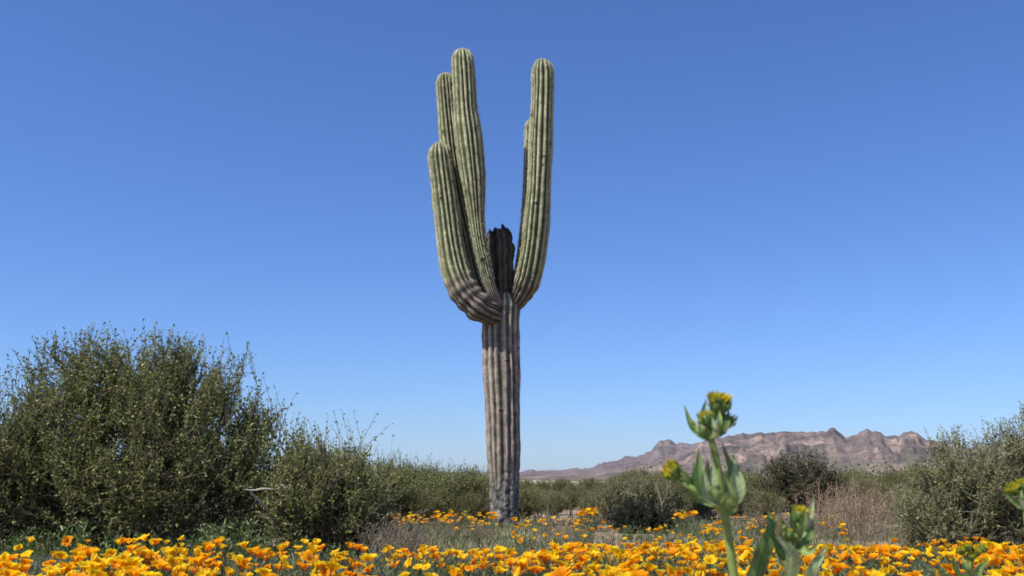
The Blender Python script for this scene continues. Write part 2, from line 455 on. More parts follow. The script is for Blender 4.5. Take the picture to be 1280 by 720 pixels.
put_limb('arm', [(624, 394, -0.08, 26), (612, 391, -0.25, 32), (597, 382, -0.29, 37), (582, 366, -0.26, 38), (571, 342, -0.22, 36), (564, 310, -0.20, 34), (559.5, 275, -0.17, 32), (555, 238, -0.16, 30.5), (551, 207, -0.16, 29), (548.5, 178, -0.16, 27)], 15, 3, cork=arm_cork(0.24, 0.34), elbow=0.55, callus=(0.02, 0.30))
put_limb('arm', [(624, 386, -0.18, 14), (615, 364, -0.30, 14.5), (607.5, 338, -0.34, 16), (601, 310, -0.36, 17.5), (597, 285, -0.36, 19.5), (594.5, 258, -0.36, 23), (592, 228, -0.36, 29.5), (588, 190, -0.35, 34), (584.5, 160, -0.35, 33), (582, 138, -0.34, 29), (580, 100, -0.33, 29), (577.5, 61, -0.32, 27)], 15, 4, cork=arm_cork(0.0, 0.2))
put_limb('arm', [(620, 392, 0.10, 22), (608, 372, 0.16, 24), (597, 345, 0.20, 26), (588, 305, 0.22, 27), (577, 255, 0.23, 28), (567, 200, 0.23, 28), (561, 150, 0.23, 26), (558, 115, 0.23, 24), (556.5, 91, 0.23, 22)], 15, 5, cork=arm_cork(0.0, 0.2))
put_limb('arm', [(632, 390, 0.04, 18), (642, 381, -0.02, 21), (651, 369, -0.10, 26), (659, 352, -0.20, 31), (664.5, 330, -0.28, 33), (669, 298, -0.34, 33), (672.5, 255, -0.36, 31), (675, 205, -0.35, 30), (676.5, 165, -0.34, 29), (678, 125, -0.33, 28), (678.5, 100, -0.32, 27), (678, 74, -0.32, 25)], 15, 6, cork=arm_cork(0.08, 0.2), elbow=0.7, callus=(0.04, 0.16))
put_limb('arm', [(636, 385, 0.08, 14), (648, 352, 0.20, 16), (656, 312, 0.27, 18), (661, 270, 0.28, 19), (664, 225, 0.28, 20), (665.5, 185, 0.28, 20), (666, 148, 0.28, 19)], 14, 7, cork=arm_cork(0.0, 0.2))

# nest holes pecked into the arms: dark callused rims with a hollow
def hole(px, py, dy, sc):
    r_ = np.random.default_rng(int(px * 7 + py))
    G = Geo()
    p0 = at(px, py, CY + dy) - off
    nth = 14
    th = np.arange(nth) / nth * 2 * np.pi
    wob = 1 + 0.25 * (r_.random(nth) - 0.5)
    rings = [(1.3, 0.035), (1.0, 0.0), (0.7, -0.004), (0.45, 0.03), (0.0, 0.06)]
    V = np.concatenate([np.stack([p0[0] + sc * 1.4 * k * wob * np.cos(th), np.full(nth, p0[1] + d), p0[2] + sc * k * wob * np.sin(th)], 1) for k, d in rings])
    i = np.arange(len(rings) - 1)[:, None] * nth; j = np.arange(nth)[None]
    G.add(V, np.stack([i + j, i + (j + 1) % nth, i + nth + (j + 1) % nth, i + nth + j], -1).reshape(-1, 4), np.array([0.05, 0.04, 0.03]))
    obj('nest_hole', G.mesh('nest_hole', M_CACTUS, True), cactus)
hole(586, 224, -0.515, 0.024); hole(599, 219, -0.52, 0.02); hole(603, 324, -0.47, 0.022); hole(612, 347, -0.425, 0.018); hole(668, 268, -0.54, 0.018)

# ------------------------------------------------------------------ shrubs
OLIVE = ((0.125, 0.148, 0.036), (0.205, 0.228, 0.066), (0.30, 0.31, 0.14))
def lump_noise(d, ph):
    return (np.sin(d[:, 0] * 5 + ph[0]) * np.sin(d[:, 1] * 6 + ph[1]) + np.sin(d[:, 2] * 7 + d[:, 0] * 4 + ph[2]) * 0.7 + np.sin(d[:, 0] * 13 + d[:, 2] * 11 + ph[3]) * 0.45)
def shrub_meshes(seed, lumps, nsprig, slen=0.34, nleaf=15, leaf=(0.032, 0.0165), pal=OLIVE, up=0.75, nstem=26, stem_r=0.014, wisps=30, rough=0.18, bark=(0.15, 0.115, 0.08), shell=0.42, spread=0.85, wlen=0.5):
    r_ = np.random.default_rng(seed)
    L = np.array(lumps, float)
    w = (L[:, 3] * L[:, 4] * L[:, 5]) ** 0.7; w /= w.sum()
    n = int(nsprig * 1.3)
    li = r_.choice(len(L), n, p=w)
    d = norm(r_.normal(size=(n, 3)))
    ph = r_.random((len(L), 4)) * 6.28
    k = np.zeros(n)
    for q in range(len(L)):
        s = li == q; k[s] = lump_noise(d[s], ph[q])
    rad = r_.random(n) ** shell * (1 + rough * k)
    p = L[li, :3] + d * rad[:, None] * L[li, 3:6]
    kc = max(8, int(n / 60)); cc_ = p[r_.choice(n, kc, replace=False)]
    own = np.empty(n, int)
    for q in range(0, n, 2000): own[q:q + 2000] = np.linalg.norm(p[q:q + 2000, None] - cc_[None], axis=2).argmin(1)
    p = p + (cc_[own] - p) * (0.15 + 0.35 * r_.random((n, 1)))
    keep = p[:, 2] > 0.04
    p = p[keep][:nsprig]; li = li[keep][:nsprig]; d = d[keep][:nsprig]
    if wisps:   # long shoots that stand out of the outline
        wi = r_.choice(len(p), wisps); 
        pw = p[wi]; topm = L[li[wi], 2] + L[li[wi], 5] * 0.9
        pw = np.stack([pw[:, 0], pw[:, 1], topm * (0.9 + 0.08 * r_.random(wisps))], 1)
        p = np.vstack([p, pw]); li = np.concatenate([li, li[wi]]); d = np.vstack([d, np.tile([0, 0, 1.0], (wisps, 1))])
    n = len(p)
    Ls = slen * (0.6 + 0.8 * r_.random(n))
    if wisps: Ls[-wisps:] = slen * (1 + 0.9 * r_.random(wisps)) * wlen / 0.5
    dr = norm(d * 0.7 + np.array([0, 0, up]) + r_.normal(size=(n, 3)) * 0.42)
    bend = r_.normal(size=(n, 3)) * 0.18 + np.array([0, 0, 0.12])
    t = np.linspace(-0.5, 0.5, 4)
    PL = p[:, None] + dr[:, None] * (t[None, :, None] * Ls[:, None, None]) + bend[:, None] * (t ** 2)[None, :, None] * Ls[:, None, None]
    PL[:, :, 2] = np.maximum(PL[:, :, 2], 0.01)
    RT = np.array([0.0032, 0.0027, 0.002, 0.001])[None] * (0.8 + 0.5 * r_.random((n, 1)))
    B = Geo()
    barkc = np.array(bark)
    V, Fc = tubes(PL, RT, 3); B.add(V, Fc, np.repeat(barkc * (0.7 + 0.7 * r_.random((n, 1))), 12, 0))
    # main stems from the root crown
    ti = r_.choice(n, nstem)
    c0 = np.array([L[:, 0].mean(), L[:, 1].mean(), 0])
    tip = PL[ti, 0]
    b0 = np.stack([c0[0] * 0.6 + (tip[:, 0]) * 0.30 + r_.normal(size=nstem) * 0.08, c0[1] * .6 + tip[:, 1] * 0.30 + r_.normal(size=nstem) * 0.08, np.full(nstem, -0.06)], 1)
    tt = np.linspace(0, 1, 8)[None, :, None]
    mid = (b0 + tip) / 2 + np.stack([(b0[:, 0] - tip[:, 0]) * .15, (b0[:, 1] - tip[:, 1]) * .15, 0.12 * tip[:, 2]], 1) + r_.normal(size=(nstem, 3)) * 0.05
    ST = (1 - tt) ** 2 * b0[:, None] + 2 * tt * (1 - tt) * mid[:, None] + tt ** 2 * tip[:, None]
    V, Fc = tubes(ST, np.linspace(1, 0.22, 8)[None] * stem_r * (0.7 + 0.6 * r_.random((nstem, 1))), 5)
    B.add(V, Fc, np.repeat(barkc * (0.7 + 0.6 * r_.random((nstem, 1))), 40, 0))
    # side branches from the stems to the sprigs
    sel = r_.choice(n, min(n, 900), replace=False)
    sp = ST[:, 2:].reshape(-1, 3)
    e = PL[sel, 0]
    cost = np.linalg.norm(e[:, None] - sp[None], axis=2) + 2.0 * np.maximum(0, sp[None, :, 2] - e[:, None, 2])
    a = sp[cost.argmin(1)]
    mm = (a + e) / 2 + np.array([0, 0, -0.03]) + r_.normal(size=a.shape) * 0.03
    BR = np.stack([a, mm, e], 1)
    V, Fc = tubes(BR, np.tile([0.006, 0.0045, 0.003], (len(sel), 1)), 3); B.add(V, Fc, np.repeat(barkc * (0.7 + 0.6 * r_.random((len(sel), 1))), 9, 0))
    # leaves
    G = Geo()
    u = np.tile(np.linspace(0.02, 1.0, nleaf), (n, 1)) + (r_.random((n, nleaf)) - .5) * 0.08
    u = np.clip(u, 0, 0.999) * 3; kk = u.astype(int); f = (u - kk)[..., None]
    ii = np.arange(n)[:, None]
    lp = PL[ii, kk] * (1 - f) + PL[ii, kk + 1] * f
    ld = norm(dr[:, None] * 0.7 + norm(r_.normal(size=(n, nleaf, 3))) * spread)
    ls = leaf[0] * (0.6 + 0.7 * r_.random((n * nleaf, 1)))
    V, Fc = leaves(lp.reshape(-1, 3), ld.reshape(-1, 3), ls, ls * leaf[1] / leaf[0] * (0.7 + 0.6 * r_.random((n * nleaf, 1))), r_)
    pal = np.array(pal)
    base = r_.choice(len(pal), n, p=(0.4, 0.4, 0.2)); lc = pal[np.repeat(base, nleaf)]
    mixm = r_.random((n * nleaf, 1)); lc = lc * (1 - 0.5 * mixm) + pal[r_.choice(len(pal), n * nleaf)] * 0.5 * mixm
    lc = lc * (0.75 + 0.5 * r_.random((n * nleaf, 1)))
    G.add(V, Fc, np.repeat(lc, 4, 0))
    return B.mesh('branches', M_TWIG), G.mesh('foliage', M_LEAF)
def shrub(name, label, loc, meshes, cat='shrub', group=None, rz=0, sc=1.0):
    t = thing(name, label, cat, loc, group); t.rotation_euler = (0, 0, rz); t.scale = (sc, sc, sc)
    obj('branches', meshes[0], t); obj('foliage', meshes[1], t)
    return t
def place(px, Y):
    x = (px - 640.0) / F * Y
    x = at(px, 640, Y)[0]
    return (x, Y, gz(x, Y))

GREY = ((0.16, 0.168, 0.06), (0.235, 0.235, 0.09), (0.31, 0.30, 0.14))
GREEN = ((0.125, 0.165, 0.04), (0.20, 0.225, 0.065), (0.28, 0.285, 0.11))
YEL = ((0.12, 0.125, 0.035), (0.17, 0.165, 0.05), (0.21, 0.19, 0.08))

# big bush on the left (base about 10 m out)
shrub('tall_shrub', 'large rounded olive-green shrub, tallest bush left of the saguaro', place(190, 9.9),
      shrub_meshes(21, [(-0.55, 0.1, 1.05, 0.85, 0.8, 0.95), (0.25, 0.0, 1.0, 0.85, 0.8, 0.93), (-1.1, 0, 0.75, 0.7, 0.7, 0.75), (0.85, 0.1, 0.72, 0.5, 0.65, 0.72), (-0.2, -0.15, 0.55, 1.2, 0.8, 0.55), (0.1, .1, 1.5, 0.55, 0.5, 0.38), (-0.75, .1, 1.55, 0.5, 0.5, 0.42)],
                   7600, wisps=120, nstem=60), sc=1.05)
shrub('edge_shrub', 'olive shrub growing against the side of the largest rounded shrub', place(-25, 9.6),
      shrub_meshes(22, [(0, 0, 0.8, 0.62, 0.6, 0.85), (-0.4, 0, 0.7, 0.6, 0.6, 0.75), (0.1, -.1, 0.45, 0.65, 0.6, 0.45)], 2300, wisps=30))
shrub('small_leaved_shrub', 'waist-high loose olive shrub between the largest shrub and the saguaro', place(415, 9.3),
      shrub_meshes(23, [(-0.1, 0, 0.55, 0.48, 0.5, 0.52), (0.22, 0.05, 0.42, 0.38, 0.45, 0.42), (-0.35, 0, 0.5, 0.3, 0.4, 0.55)], 1900, wisps=60, slen=0.26, wlen=0.75, leaf=(0.03, 0.015)))
shrub('grey_shrub', 'dense grey-green shrub with two crowns beside the dry rust-coloured stalks', place(1252, 9.6),
      shrub_meshes(24, [(-0.30, 0, 0.55, 0.56, 0.6, 0.56), (0.40, 0.1, 0.70, 0.48, 0.6, 0.66), (-0.62, -.1, 0.33, 0.40, 0.5, 0.38), (0.3, -.2, 0.4, 0.8, 0.5, 0.42)], 4200, pal=GREY, leaf=(0.036, 0.010), nleaf=17, slen=0.26, up=0.5, wisps=30, wlen=0.22, bark=(0.2, 0.175, 0.14)))

shrub('dark_round_shrub', 'dark round-headed shrub below the red rocky mountains', place(1000, 21),
      shrub_meshes(25, [(0, 0, 0.62, 0.72, 0.7, 0.60), (-0.35, 0, 0.5, 0.6, 0.6, 0.5), (0.45, 0, 0.45, 0.55, 0.6, 0.45)], 1900, pal=((0.05, 0.055, 0.026), (0.075, 0.08, 0.04), (0.13, 0.125, 0.07)), leaf=(0.045, 0.026), nleaf=12, wisps=25, wlen=0.35))
shrub('yellow_green_shrub', 'low yellow-green shrub with dark hollow underside near the tall yellow flower stalk', place(792, 14.5),
      shrub_meshes(26, [(0, 0.2, 0.50, 0.50, 0.5, 0.27), (-0.35, 0.1, 0.36, 0.3, 0.45, 0.26), (0.4, 0.3, 0.42, 0.3, 0.4, 0.3)], 1300, pal=YEL, leaf=(0.034, 0.016), wisps=25, wlen=0.3, bark=(0.3, 0.26, 0.21)), sc=0.86)

shrub('painted_shade_shrub', 'low dense shrub coloured near-black as painted shade before the yellow-green shrub', place(806, 13.4),
      shrub_meshes(27, [(0, 0, 0.16, 0.36, 0.3, 0.20), (-0.22, 0.1, 0.2, 0.25, 0.3, 0.22), (0.2, 0.05, 0.14, 0.3, 0.3, 0.15)], 900, pal=((0.022, 0.03, 0.016), (0.03, 0.04, 0.02), (0.045, 0.055, 0.03)), leaf=(0.03, 0.016), slen=0.2, wisps=0, bark=(0.06, 0.05, 0.04)))  # added for the yellow-green shrub's shaded side; shade put into leaf and bark colour

# low shrubs behind and around the saguaro
protos = [shrub_meshes(31, [(0, 0, 0.5, 0.75, 0.7, 0.5), (0.5, 0.1, 0.4, 0.5, 0.5, 0.4), (-.5, 0, .36, .5, .5, .38)], 1300, pal=GREEN, leaf=(0.042, 0.02), nleaf=12, wisps=35, wlen=0.45, stem_r=0.01),
          shrub_meshes(32, [(0, 0, 0.45, 0.7, 0.7, 0.45), (-0.45, 0.1, 0.42, 0.5, 0.5, 0.42)], 1200, pal=GREY, leaf=(0.042, 0.018), nleaf=12, wisps=30, wlen=0.35, stem_r=0.01),
          shrub_meshes(33, [(0, 0, 0.55, 0.6, 0.6, 0.52), (0.35, 0, 0.4, 0.5, 0.5, 0.4)], 1200, pal=OLIVE, leaf=(0.042, 0.02), nleaf=12, wisps=40, wlen=0.55, stem_r=0.01),
          shrub_meshes(34, [(0, 0, 0.42, 0.7, 0.7, 0.42), (0.4, 0, 0.35, 0.5, 0.5, 0.35)], 1100, pal=YEL, leaf=(0.042, 0.018), nleaf=12, wisps=20, wlen=0.3, stem_r=0.01)]
PL_LABEL = ('low green leafy shrub in the thicket around the saguaro foot', 'low grey-green shrub on the flat around the saguaro foot', 'low olive shrub with long shoots on the flat around the saguaro', 'low yellowish shrub on the flat beyond the saguaro')
PL_NAME = ('green_shrub', 'grey_green_shrub', 'olive_shrub', 'yellowish_shrub')
first = {}
def put_proto(k, px, Y, sc, rz):
    loc = place(px, Y)
    if k not in first:
        first[k] = o = shrub(PL_NAME[k], PL_LABEL[k], loc, protos[k], group='low shrubs on the flat', rz=rz, sc=sc)
    else:
        o = copy_tree(first[k]); o.location = loc; o.rotation_euler = (0, 0, rz); o.scale = (sc, sc, sc)
    return o
low = [(2, 470, 15.5, 0.85), (0, 512, 16.5, 0.80), (0, 545, 17.5, 0.74), (2, 578, 17.2, 0.76), (1, 602, 18, 0.76), (1, 450, 18, 1.0), (2, 532, 21, 0.88), (0, 566, 22, 0.86), (2, 500, 21, 0.95), (0, 605, 22, 0.86), (1, 430, 20, 1.1), (2, 390, 19, 1.2), (3, 528, 15.8, 0.6), (3, 590, 16.2, 0.55),
       (1, 662, 18.5, 0.54), (1, 692, 20, 0.48), (0, 672, 24, 0.5), (3, 715, 23, 0.46), (1, 742, 19, 0.48), (3, 745, 27, 0.55), (1, 770, 24, 0.6), (2, 800, 26, 0.8), (3, 835, 21, 0.68), (1, 850, 25, 0.75), (1, 868, 18, 0.6), (1, 885, 23, 0.7), (3, 910, 28, 0.8),
       (1, 925, 19, 0.6), (2, 945, 25, 0.7), (1, 960, 17, 0.5), (1, 1075, 24, 0.68), (3, 1095, 28, 0.75), (1, 1112, 20, 0.62), (3, 1140, 22, 0.72), (1, 1160, 27, 0.85), (2, 1060, 30, 0.75), (1, 1130, 16, 0.55), (3, 1090, 16.5, 0.5)]
REG = (('in the thicket between the loose olive shrub and the saguaro', 0), ('on the open flat just past the saguaro trunk', 640), ('around the yellow-green shrub with the hollow underside', 752), ('below the dark round-headed shrub', 915), ('between the rust-coloured stalks and the grey-green shrub', 1070))
KIND = ('low green leafy shrub', 'low grey-green shrub', 'low olive long-shooted shrub', 'low yellowish shrub')
for k, px, Y, sc in low:
    o = put_proto(k, px, Y, sc, rng.random() * 6.28)
    o['label'] = KIND[k] + ' ' + [t_ for t_, p0 in REG if px >= p0][-1]
for k, px, Y, sc in [(1, 720, 34, 0.55), (2, 700, 40, 0.6), (3, 760, 38, 0.7), (1, 660, 37, 0.6), (3, 680, 48, 0.7), (1, 735, 52, 0.8), (2, 790, 47, 1.0), (3, 820, 40, 1.0), (1, 850, 45, 1.0), (3, 890, 42, 1.0), (2, 920, 50, 1.1), (1, 1080, 44, 1.0), (3, 1120, 46, 1.1), (2, 1150, 52, 1.2), (1, 645, 56, 0.8), (2, 770, 62, 0.9), (3, 705, 66, 0.9), (1, 830, 66, 1.2)]:
    o = put_proto(k, px, Y, sc, rng.random() * 6.28)
    o['label'] = 'small ' + KIND[k].replace('low ', '') + ' far out on the slope towards the valley'; o['group'] = 'shrubs on the slope to the valley'

# far scrub of the valley: a mass nobody could count
def far_scrub():
    r_ = np.random.default_rng(77)
    n = 9000
    Y = np.exp(r_.uniform(np.log(62), np.log(2300), n)); X = (r_.random(n) - 0.5) * 1.5 * Y
    keep = fbm(X / 90, Y / 90, 3) < 0.10; X = X[keep]; Y = Y[keep]; n = len(X)
    Z = ground_z(X, Y)
    sz = (0.9 + 1.3 * r_.random(n)) * (1 + 0.5 * sstep(300, 1500, Y))
    m_ = 40
    d = norm(r_.normal(size=(n, m_, 3))); rad = r_.random((n, m_, 1)) ** 0.4
    c = np.stack([X, Y, Z + sz * 0.45], 1)
    P = c[:, None] + d * rad * sz[:, None, None] * np.array([0.75, 0.75, 0.5])
    pal = np.array([(0.06, 0.07, 0.03), (0.10, 0.10, 0.05), (0.14, 0.13, 0.065), (0.085, 0.10, 0.04)])
    cc = pal[r_.choice(4, n)][:, None] * (0.7 + 0.6 * r_.random((n, m_, 1)))
    q = (np.clip(0.0028 * Y, 0.2, 0.42 * sz)[:, None, None] * np.ones((n, m_, 1))).reshape(-1, 1)
    V, Fc = leaves(P.reshape(-1, 3), norm(r_.normal(size=(n * m_, 3))), q, q * 0.7, r_)
    o = obj('valley_scrub', mesh_np('valley_scrub', V, [Fc], np.repeat(cc.reshape(-1, 3), 4, 0), (M_LEAF,))); o['kind'] = 'stuff'
    tag(o, 'far-off mass of grey-green scrub covering the valley floor', 'scrub')
far_scrub()

# ------------------------------------------------------------------ dry stalks, dead branch, weeds
def stalk_mesh(seed, n, hgt, rad, col, lean=0.25, heads=True, headcol=(0.34, 0.20, 0.14)):
    r_ = np.random.default_rng(seed); G = Geo()
    a = r_.random(n) * 6.28; rr = np.sqrt(r_.random(n)) * rad
    b0 = np.stack([rr * np.cos(a), rr * np.sin(a), np.full(n, -0.02)], 1)
    h = hgt * (0.5 + 0.6 * r_.random(n))
    top = b0 + np.stack([lean * h * r_.normal(size=n) * .7 + 0.2 * b0[:, 0], lean * h * r_.normal(size=n) * .7 + .2 * b0[:, 1], h], 1)
    mid = (b0 + top) / 2 + r_.normal(size=(n, 3)) * 0.03
    P = np.stack([b0, (b0 + mid) / 2, mid, (mid + top) / 2, top], 1)
    V, Fc = tubes(P, np.array([0.0045, 0.004, 0.0035, 0.003, 0.002])[None] * np.ones((n, 1)), 3)
    cc = np.array(col) * (0.6 + 0.8 * r_.random((n, 1))); G.add(V, Fc, np.repeat(cc, 15, 0))
    # side twigs and seed heads
    m_ = n * 4
    i_ = r_.integers(0, n, m_); f = (0.4 + 0.6 * r_.random(m_))[:, None]
    s = P[i_, 0] * (1 - f) + P[i_, 4] * f; e = s + np.stack([r_.normal(size=m_) * 0.06, r_.normal(size=m_) * .06, 0.03 + 0.09 * r_.random(m_)], 1)
    V, Fc = tubes(np.stack([s, (s + e) / 2 + r_.normal(size=s.shape) * .006, e], 1), np.tile([0.0028, 0.0022, 0.0015], (m_, 1)), 3)
    G.add(V, Fc, np.repeat(np.array(col) * (0.6 + 0.8 * r_.random((m_, 1))), 9, 0))
    me = G.mesh('stalks', M_TWIG)
    if not heads: return me, None
    H = Geo(); k = m_ * 4
    hp = np.repeat(e, 4, 0) + r_.normal(size=(k, 3)) * 0.014
    V, Fc = leaves(hp, norm(r_.normal(size=(k, 3))), 0.02, 0.012, r_)
    H.add(V, Fc, np.repeat(np.array(headcol) * (0.6 + 0.8 * r_.random((k, 1))), 4, 0))
    return me, H.mesh('seed_heads', M_LEAF)
def stalk_thing(name, label, loc, ms, group=None):
    t = thing(name, label, 'dry plant', loc, group)
    obj('stalks', ms[0], t)
    if ms[1]: obj('seed_heads', ms[1], t)['kind'] = 'stuff'
    return t
rust = stalk_mesh(41, 90, 0.66, 0.42, (0.25, 0.19, 0.13), headcol=(0.27, 0.17, 0.12))
o = stalk_thing('dry_stalks', 'dry rust-brown stalks with seed heads below the dark round shrub', place(1046, 12.0), rust, 'dry rust-coloured stalks')
for px, Y, sc in [(1085, 12.6, 0.9), (1070, 13.6, 0.8)]:
    c = copy_tree(o); c.location = place(px, Y); c.scale = (sc,) * 3; c.rotation_euler = (0, 0, px)
straw = stalk_mesh(42, 46, 0.55, 0.40, (0.21, 0.17, 0.12), heads=True, headcol=(0.22, 0.18, 0.13))
o = stalk_thing('grey_dry_stalks', '', place(490, 8.6), straw, 'thin dry stalks')
def dry_label(px, Y):
    if px < 530: return 'thin brown-grey dry stalks at the foot of the loose olive shrub'
    if px < 750: return 'thin brown-grey dry stalks among loose poppies near the saguaro foot'
    return 'thin brown-grey dry stalks beside the rust-coloured seed heads'
for px, Y, sc in [(490, 8.6, 0.75), (515, 8.9, .6), (505, 9.6, .6), (600, 11.5, 0.45), (690, 12, 0.5), (720, 10.5, 0.4), (1010, 10.8, 0.7), (960, 12, .7), (560, 12.5, .45), (1125, 10.3, .65), (1070, 10, .5)]:
    c = o if px == 490 else copy_tree(o); c.location = place(px, Y); c.scale = (sc,) * 3; c.rotation_euler = (0, 0, px); c['label'] = dry_label(px, Y)

# dead branch resting in the big shrub
G = Geo()
def twig(pts, r0, r1, col):
    P = catmull([at(a, b, y_) for a, b, y_ in pts], 10)[None]
    V, Fc = tubes(P, np.linspace(r0, r1, 10)[None], 6); G.add(V, Fc, np.array(col))
o0 = at(320, 650, 9.15)
twig([(346, 613, 9.02), (330, 611, 8.95), (318, 613, 8.93), (306, 612, 8.9)], 0.011, 0.006, (0.48, 0.42, 0.35))
twig([(338, 642, 9.12), (328, 630, 9.0), (318, 620, 8.95), (312, 614, 8.92)], 0.013, 0.008, (0.42, 0.36, 0.30))
twig([(352, 690, 9.3), (347, 665, 9.2), (338, 642, 9.12)], 0.016, 0.013, (0.36, 0.31, 0.26))
twig([(352, 606, 9.1), (346, 613, 9.02)], 0.006, 0.010, (0.45, 0.4, 0.33))
twig([(345, 655, 9.2), (352, 632, 9.1), (356, 610, 9.1), (352, 606, 9.1)], 0.012, 0.006, (0.4, 0.35, 0.29))
me = G.mesh('dead_branch', M_TWIG, True)
tag(obj('dead_branch', me), 'bare bleached dead branch poking out beside the large rounded shrub', 'branch')
# bare pale forked trunk by the yellow-green shrub
G = Geo()
twig([(830, 655, 14.3), (828, 635, 14.3), (824, 618, 14.35), (818, 602, 14.4)], 0.010, 0.004, (0.25, 0.21, 0.16))
twig([(827, 632, 14.3), (833, 618, 14.3), (835, 606, 14.3)], 0.006, 0.003, (0.24, 0.20, 0.15))
tag(obj('bare_branch', G.mesh('bare_branch', M_TWIG, True)), 'small pale forked bare branch standing beside the yellow-green shrub', 'branch')

def weed_mesh(seed, nst, h, rad, pal):
    r_ = np.random.default_rng(seed); B = Geo(); G = Geo()
    for s in range(nst):
        a = r_.random() * 6.28; rr = rad * math.sqrt(r_.random())
        b0 = np.array([rr * math.cos(a), rr * math.sin(a), -0.02]); hh = h * (0.5 + 0.6 * r_.random())
        tp = b0 + np.array([r_.normal() * 0.12 * hh, r_.normal() * 0.12 * hh, hh])
        P = np.stack([b0, (b0 + tp) / 2 + r_.normal(size=3) * 0.01, tp])[None]
        V, Fc = tubes(P, np.array([[0.004, 0.003, 0.002]]), 3); B.add(V, Fc, np.array(pal[0]) * 1.2)
        k = 22
        u = (0.15 + 0.85 * r_.random(k))[:, None]; lp = b0 * (1 - u) + tp * u
        ld = norm(np.stack([r_.normal(size=k), r_.normal(size=k), 0.5 + 0.5 * r_.random(k)], 1))
        lg = 0.035 + 0.05 * r_.random((k, 1))
        V, Fc = leaves(lp, ld, lg, lg * 0.2, r_)
        G.add(V, Fc, np.repeat(np.array(pal)[r_.choice(len(pal), k)] * (0.8 + 0.4 * r_.random((k, 1))), 4, 0))
    return B.mesh('stems', M_HERB), G.mesh('leaves', M_HERB)
weedp = weed_mesh(51, 26, 0.36, 0.26, [(0.09, 0.14, 0.035), (0.13, 0.18, 0.05), (0.17, 0.21, 0.085)])
o = thing('leafy_weed', '', 'weed', place(295, 8.3), 'green weeds under the shrubs')
obj('stems', weedp[0], o); obj('leaves', weedp[1], o)
def weed_label(px, Y):
    if px < 360: return 'fresh green narrow-leaved weed at the foot of the largest rounded shrub'
    if px < 500: return 'fresh green narrow-leaved weed under the loose olive shrub'
    if px < 700: return 'fresh green narrow-leaved weed in the thicket beside the saguaro'
    if px < 900: return 'fresh green narrow-leaved weed before the low shrub of painted shade'
    return 'fresh green narrow-leaved weed before the dense grey-green shrub'
for px, Y, sc in [(295, 8.3, 1.0), (275, 8.7, .9), (320, 8.9, .6), (228, 8.8, .55), (185, 8.7, .7), (112, 8.5, 1.0), (62, 8.8, .7), (20, 8.4, .8), (372, 8.5, .6), (425, 8.3, .5), (1145, 8.0, .6), (1235, 7.9, .5), (730, 11.5, .5), (790, 11.8, .5), (575, 15.2, .8), (545, 15.6, .8)]:
    c = o if px == 295 else copy_tree(o); c.location = place(px, Y); c.scale = (sc,) * 3; c.rotation_euler = (0, 0, px); c['label'] = weed_label(px, Y)

# low undergrowth: thin forbs and grass blades over the ground
def undergrowth():
    r_ = np.random.default_rng(61); G = Geo()
    def blades(n, y0, y1, h, w, pal, lean, dens=None):
        Y = np.sqrt(r_.uniform(y0 ** 2, y1 ** 2, n)); X = (r_.random(n) - 0.5) * 1.2 * Y
        keep = r_.random(n) < np.clip(0.55 + 2.2 * fbm(X * 0.9 + 5, Y * 0.9, 3), 0.08, 1); X = X[keep]; Y = Y[keep]; n = len(X)
        P = np.stack([X, Y, ground_z(X, Y) - 0.01], 1)
        D = norm(np.stack([r_.normal(size=n) * lean, r_.normal(size=n) * lean, np.ones(n)], 1))
        hh = h * (0.5 + 0.8 * r_.random((n, 1)))
        V, Fc = leaves(P, D, hh, w, r_); pal = np.array(pal)
        G.add(V, Fc, np.repeat(pal[r_.choice(len(pal), n)] * (0.7 + 0.6 * r_.random((n, 1))), 4, 0))
    blades(36000, 2.4, 9.5, 0.13, 0.009, [(0.07, 0.11, 0.05), (0.10, 0.14, 0.07), (0.15, 0.16, 0.08), (0.26, 0.21, 0.14)], 0.5)
    blades(52000, 7.5, 17, 0.115, 0.012, [(0.10, 0.15, 0.05), (0.14, 0.19, 0.07), (0.19, 0.21, 0.10), (0.28, 0.23, 0.16)], 0.5)
    blades(16000, 16, 45, 0.25, 0.03, [(0.10, 0.11, 0.05), (0.15, 0.14, 0.08), (0.26, 0.22, 0.15)], 0.5)
    o = obj('undergrowth', G.mesh('undergrowth', M_HERB)); o['kind'] = 'stuff'
    tag(o, 'sparse green and straw-coloured grass and forbs over the soil', 'grass')
undergrowth()

# ------------------------------------------------------------------ poppies
def petal_grid(width, length, open_a, az, r_, roll):
    """one fan-shaped petal; base at origin, cup opening upwards"""
    nu, nv = 7, 5
    u = np.linspace(-1, 1, nu); v = np.linspace(0, 1, nv)
    U, Vv = np.meshgrid(u, v, indexing='ij')
    fan = (0.12 + 0.88 * Vv ** 0.8) * width * 0.5
    ln = Vv * length * (1 - 0.16 * U ** 2 * Vv) * (1 + 0.05 * np.sin(U * 5 + r_.random() * 6) * Vv)
    th = open_a * (0.35 + 0.65 * Vv) + roll * Vv ** 2            # angle from vertical
    x = U * fan
    ro = ln * np.sin(th) + 0.004; z = ln * np.cos(th)
    curl = (U ** 2) * fan * 0.45                                   # edges bend inwards
    ro = ro - curl * np.cos(th); z = z + curl * np.sin(th) * 0.6 + 0.002 * r_.normal(size=U.shape) * Vv
    ca, sa = math.cos(az), math.sin(az)
    V = np.stack([ro * ca - x * sa, ro * sa + x * ca, z], -1).reshape(-1, 3)
    i = np.arange(nu - 1)[:, None] * nv + np.arange(nv - 1)[None]
    return V, np.stack([i, i + nv, i + nv + 1, i + 1], -1).reshape(-1, 4), Vv.reshape(-1)
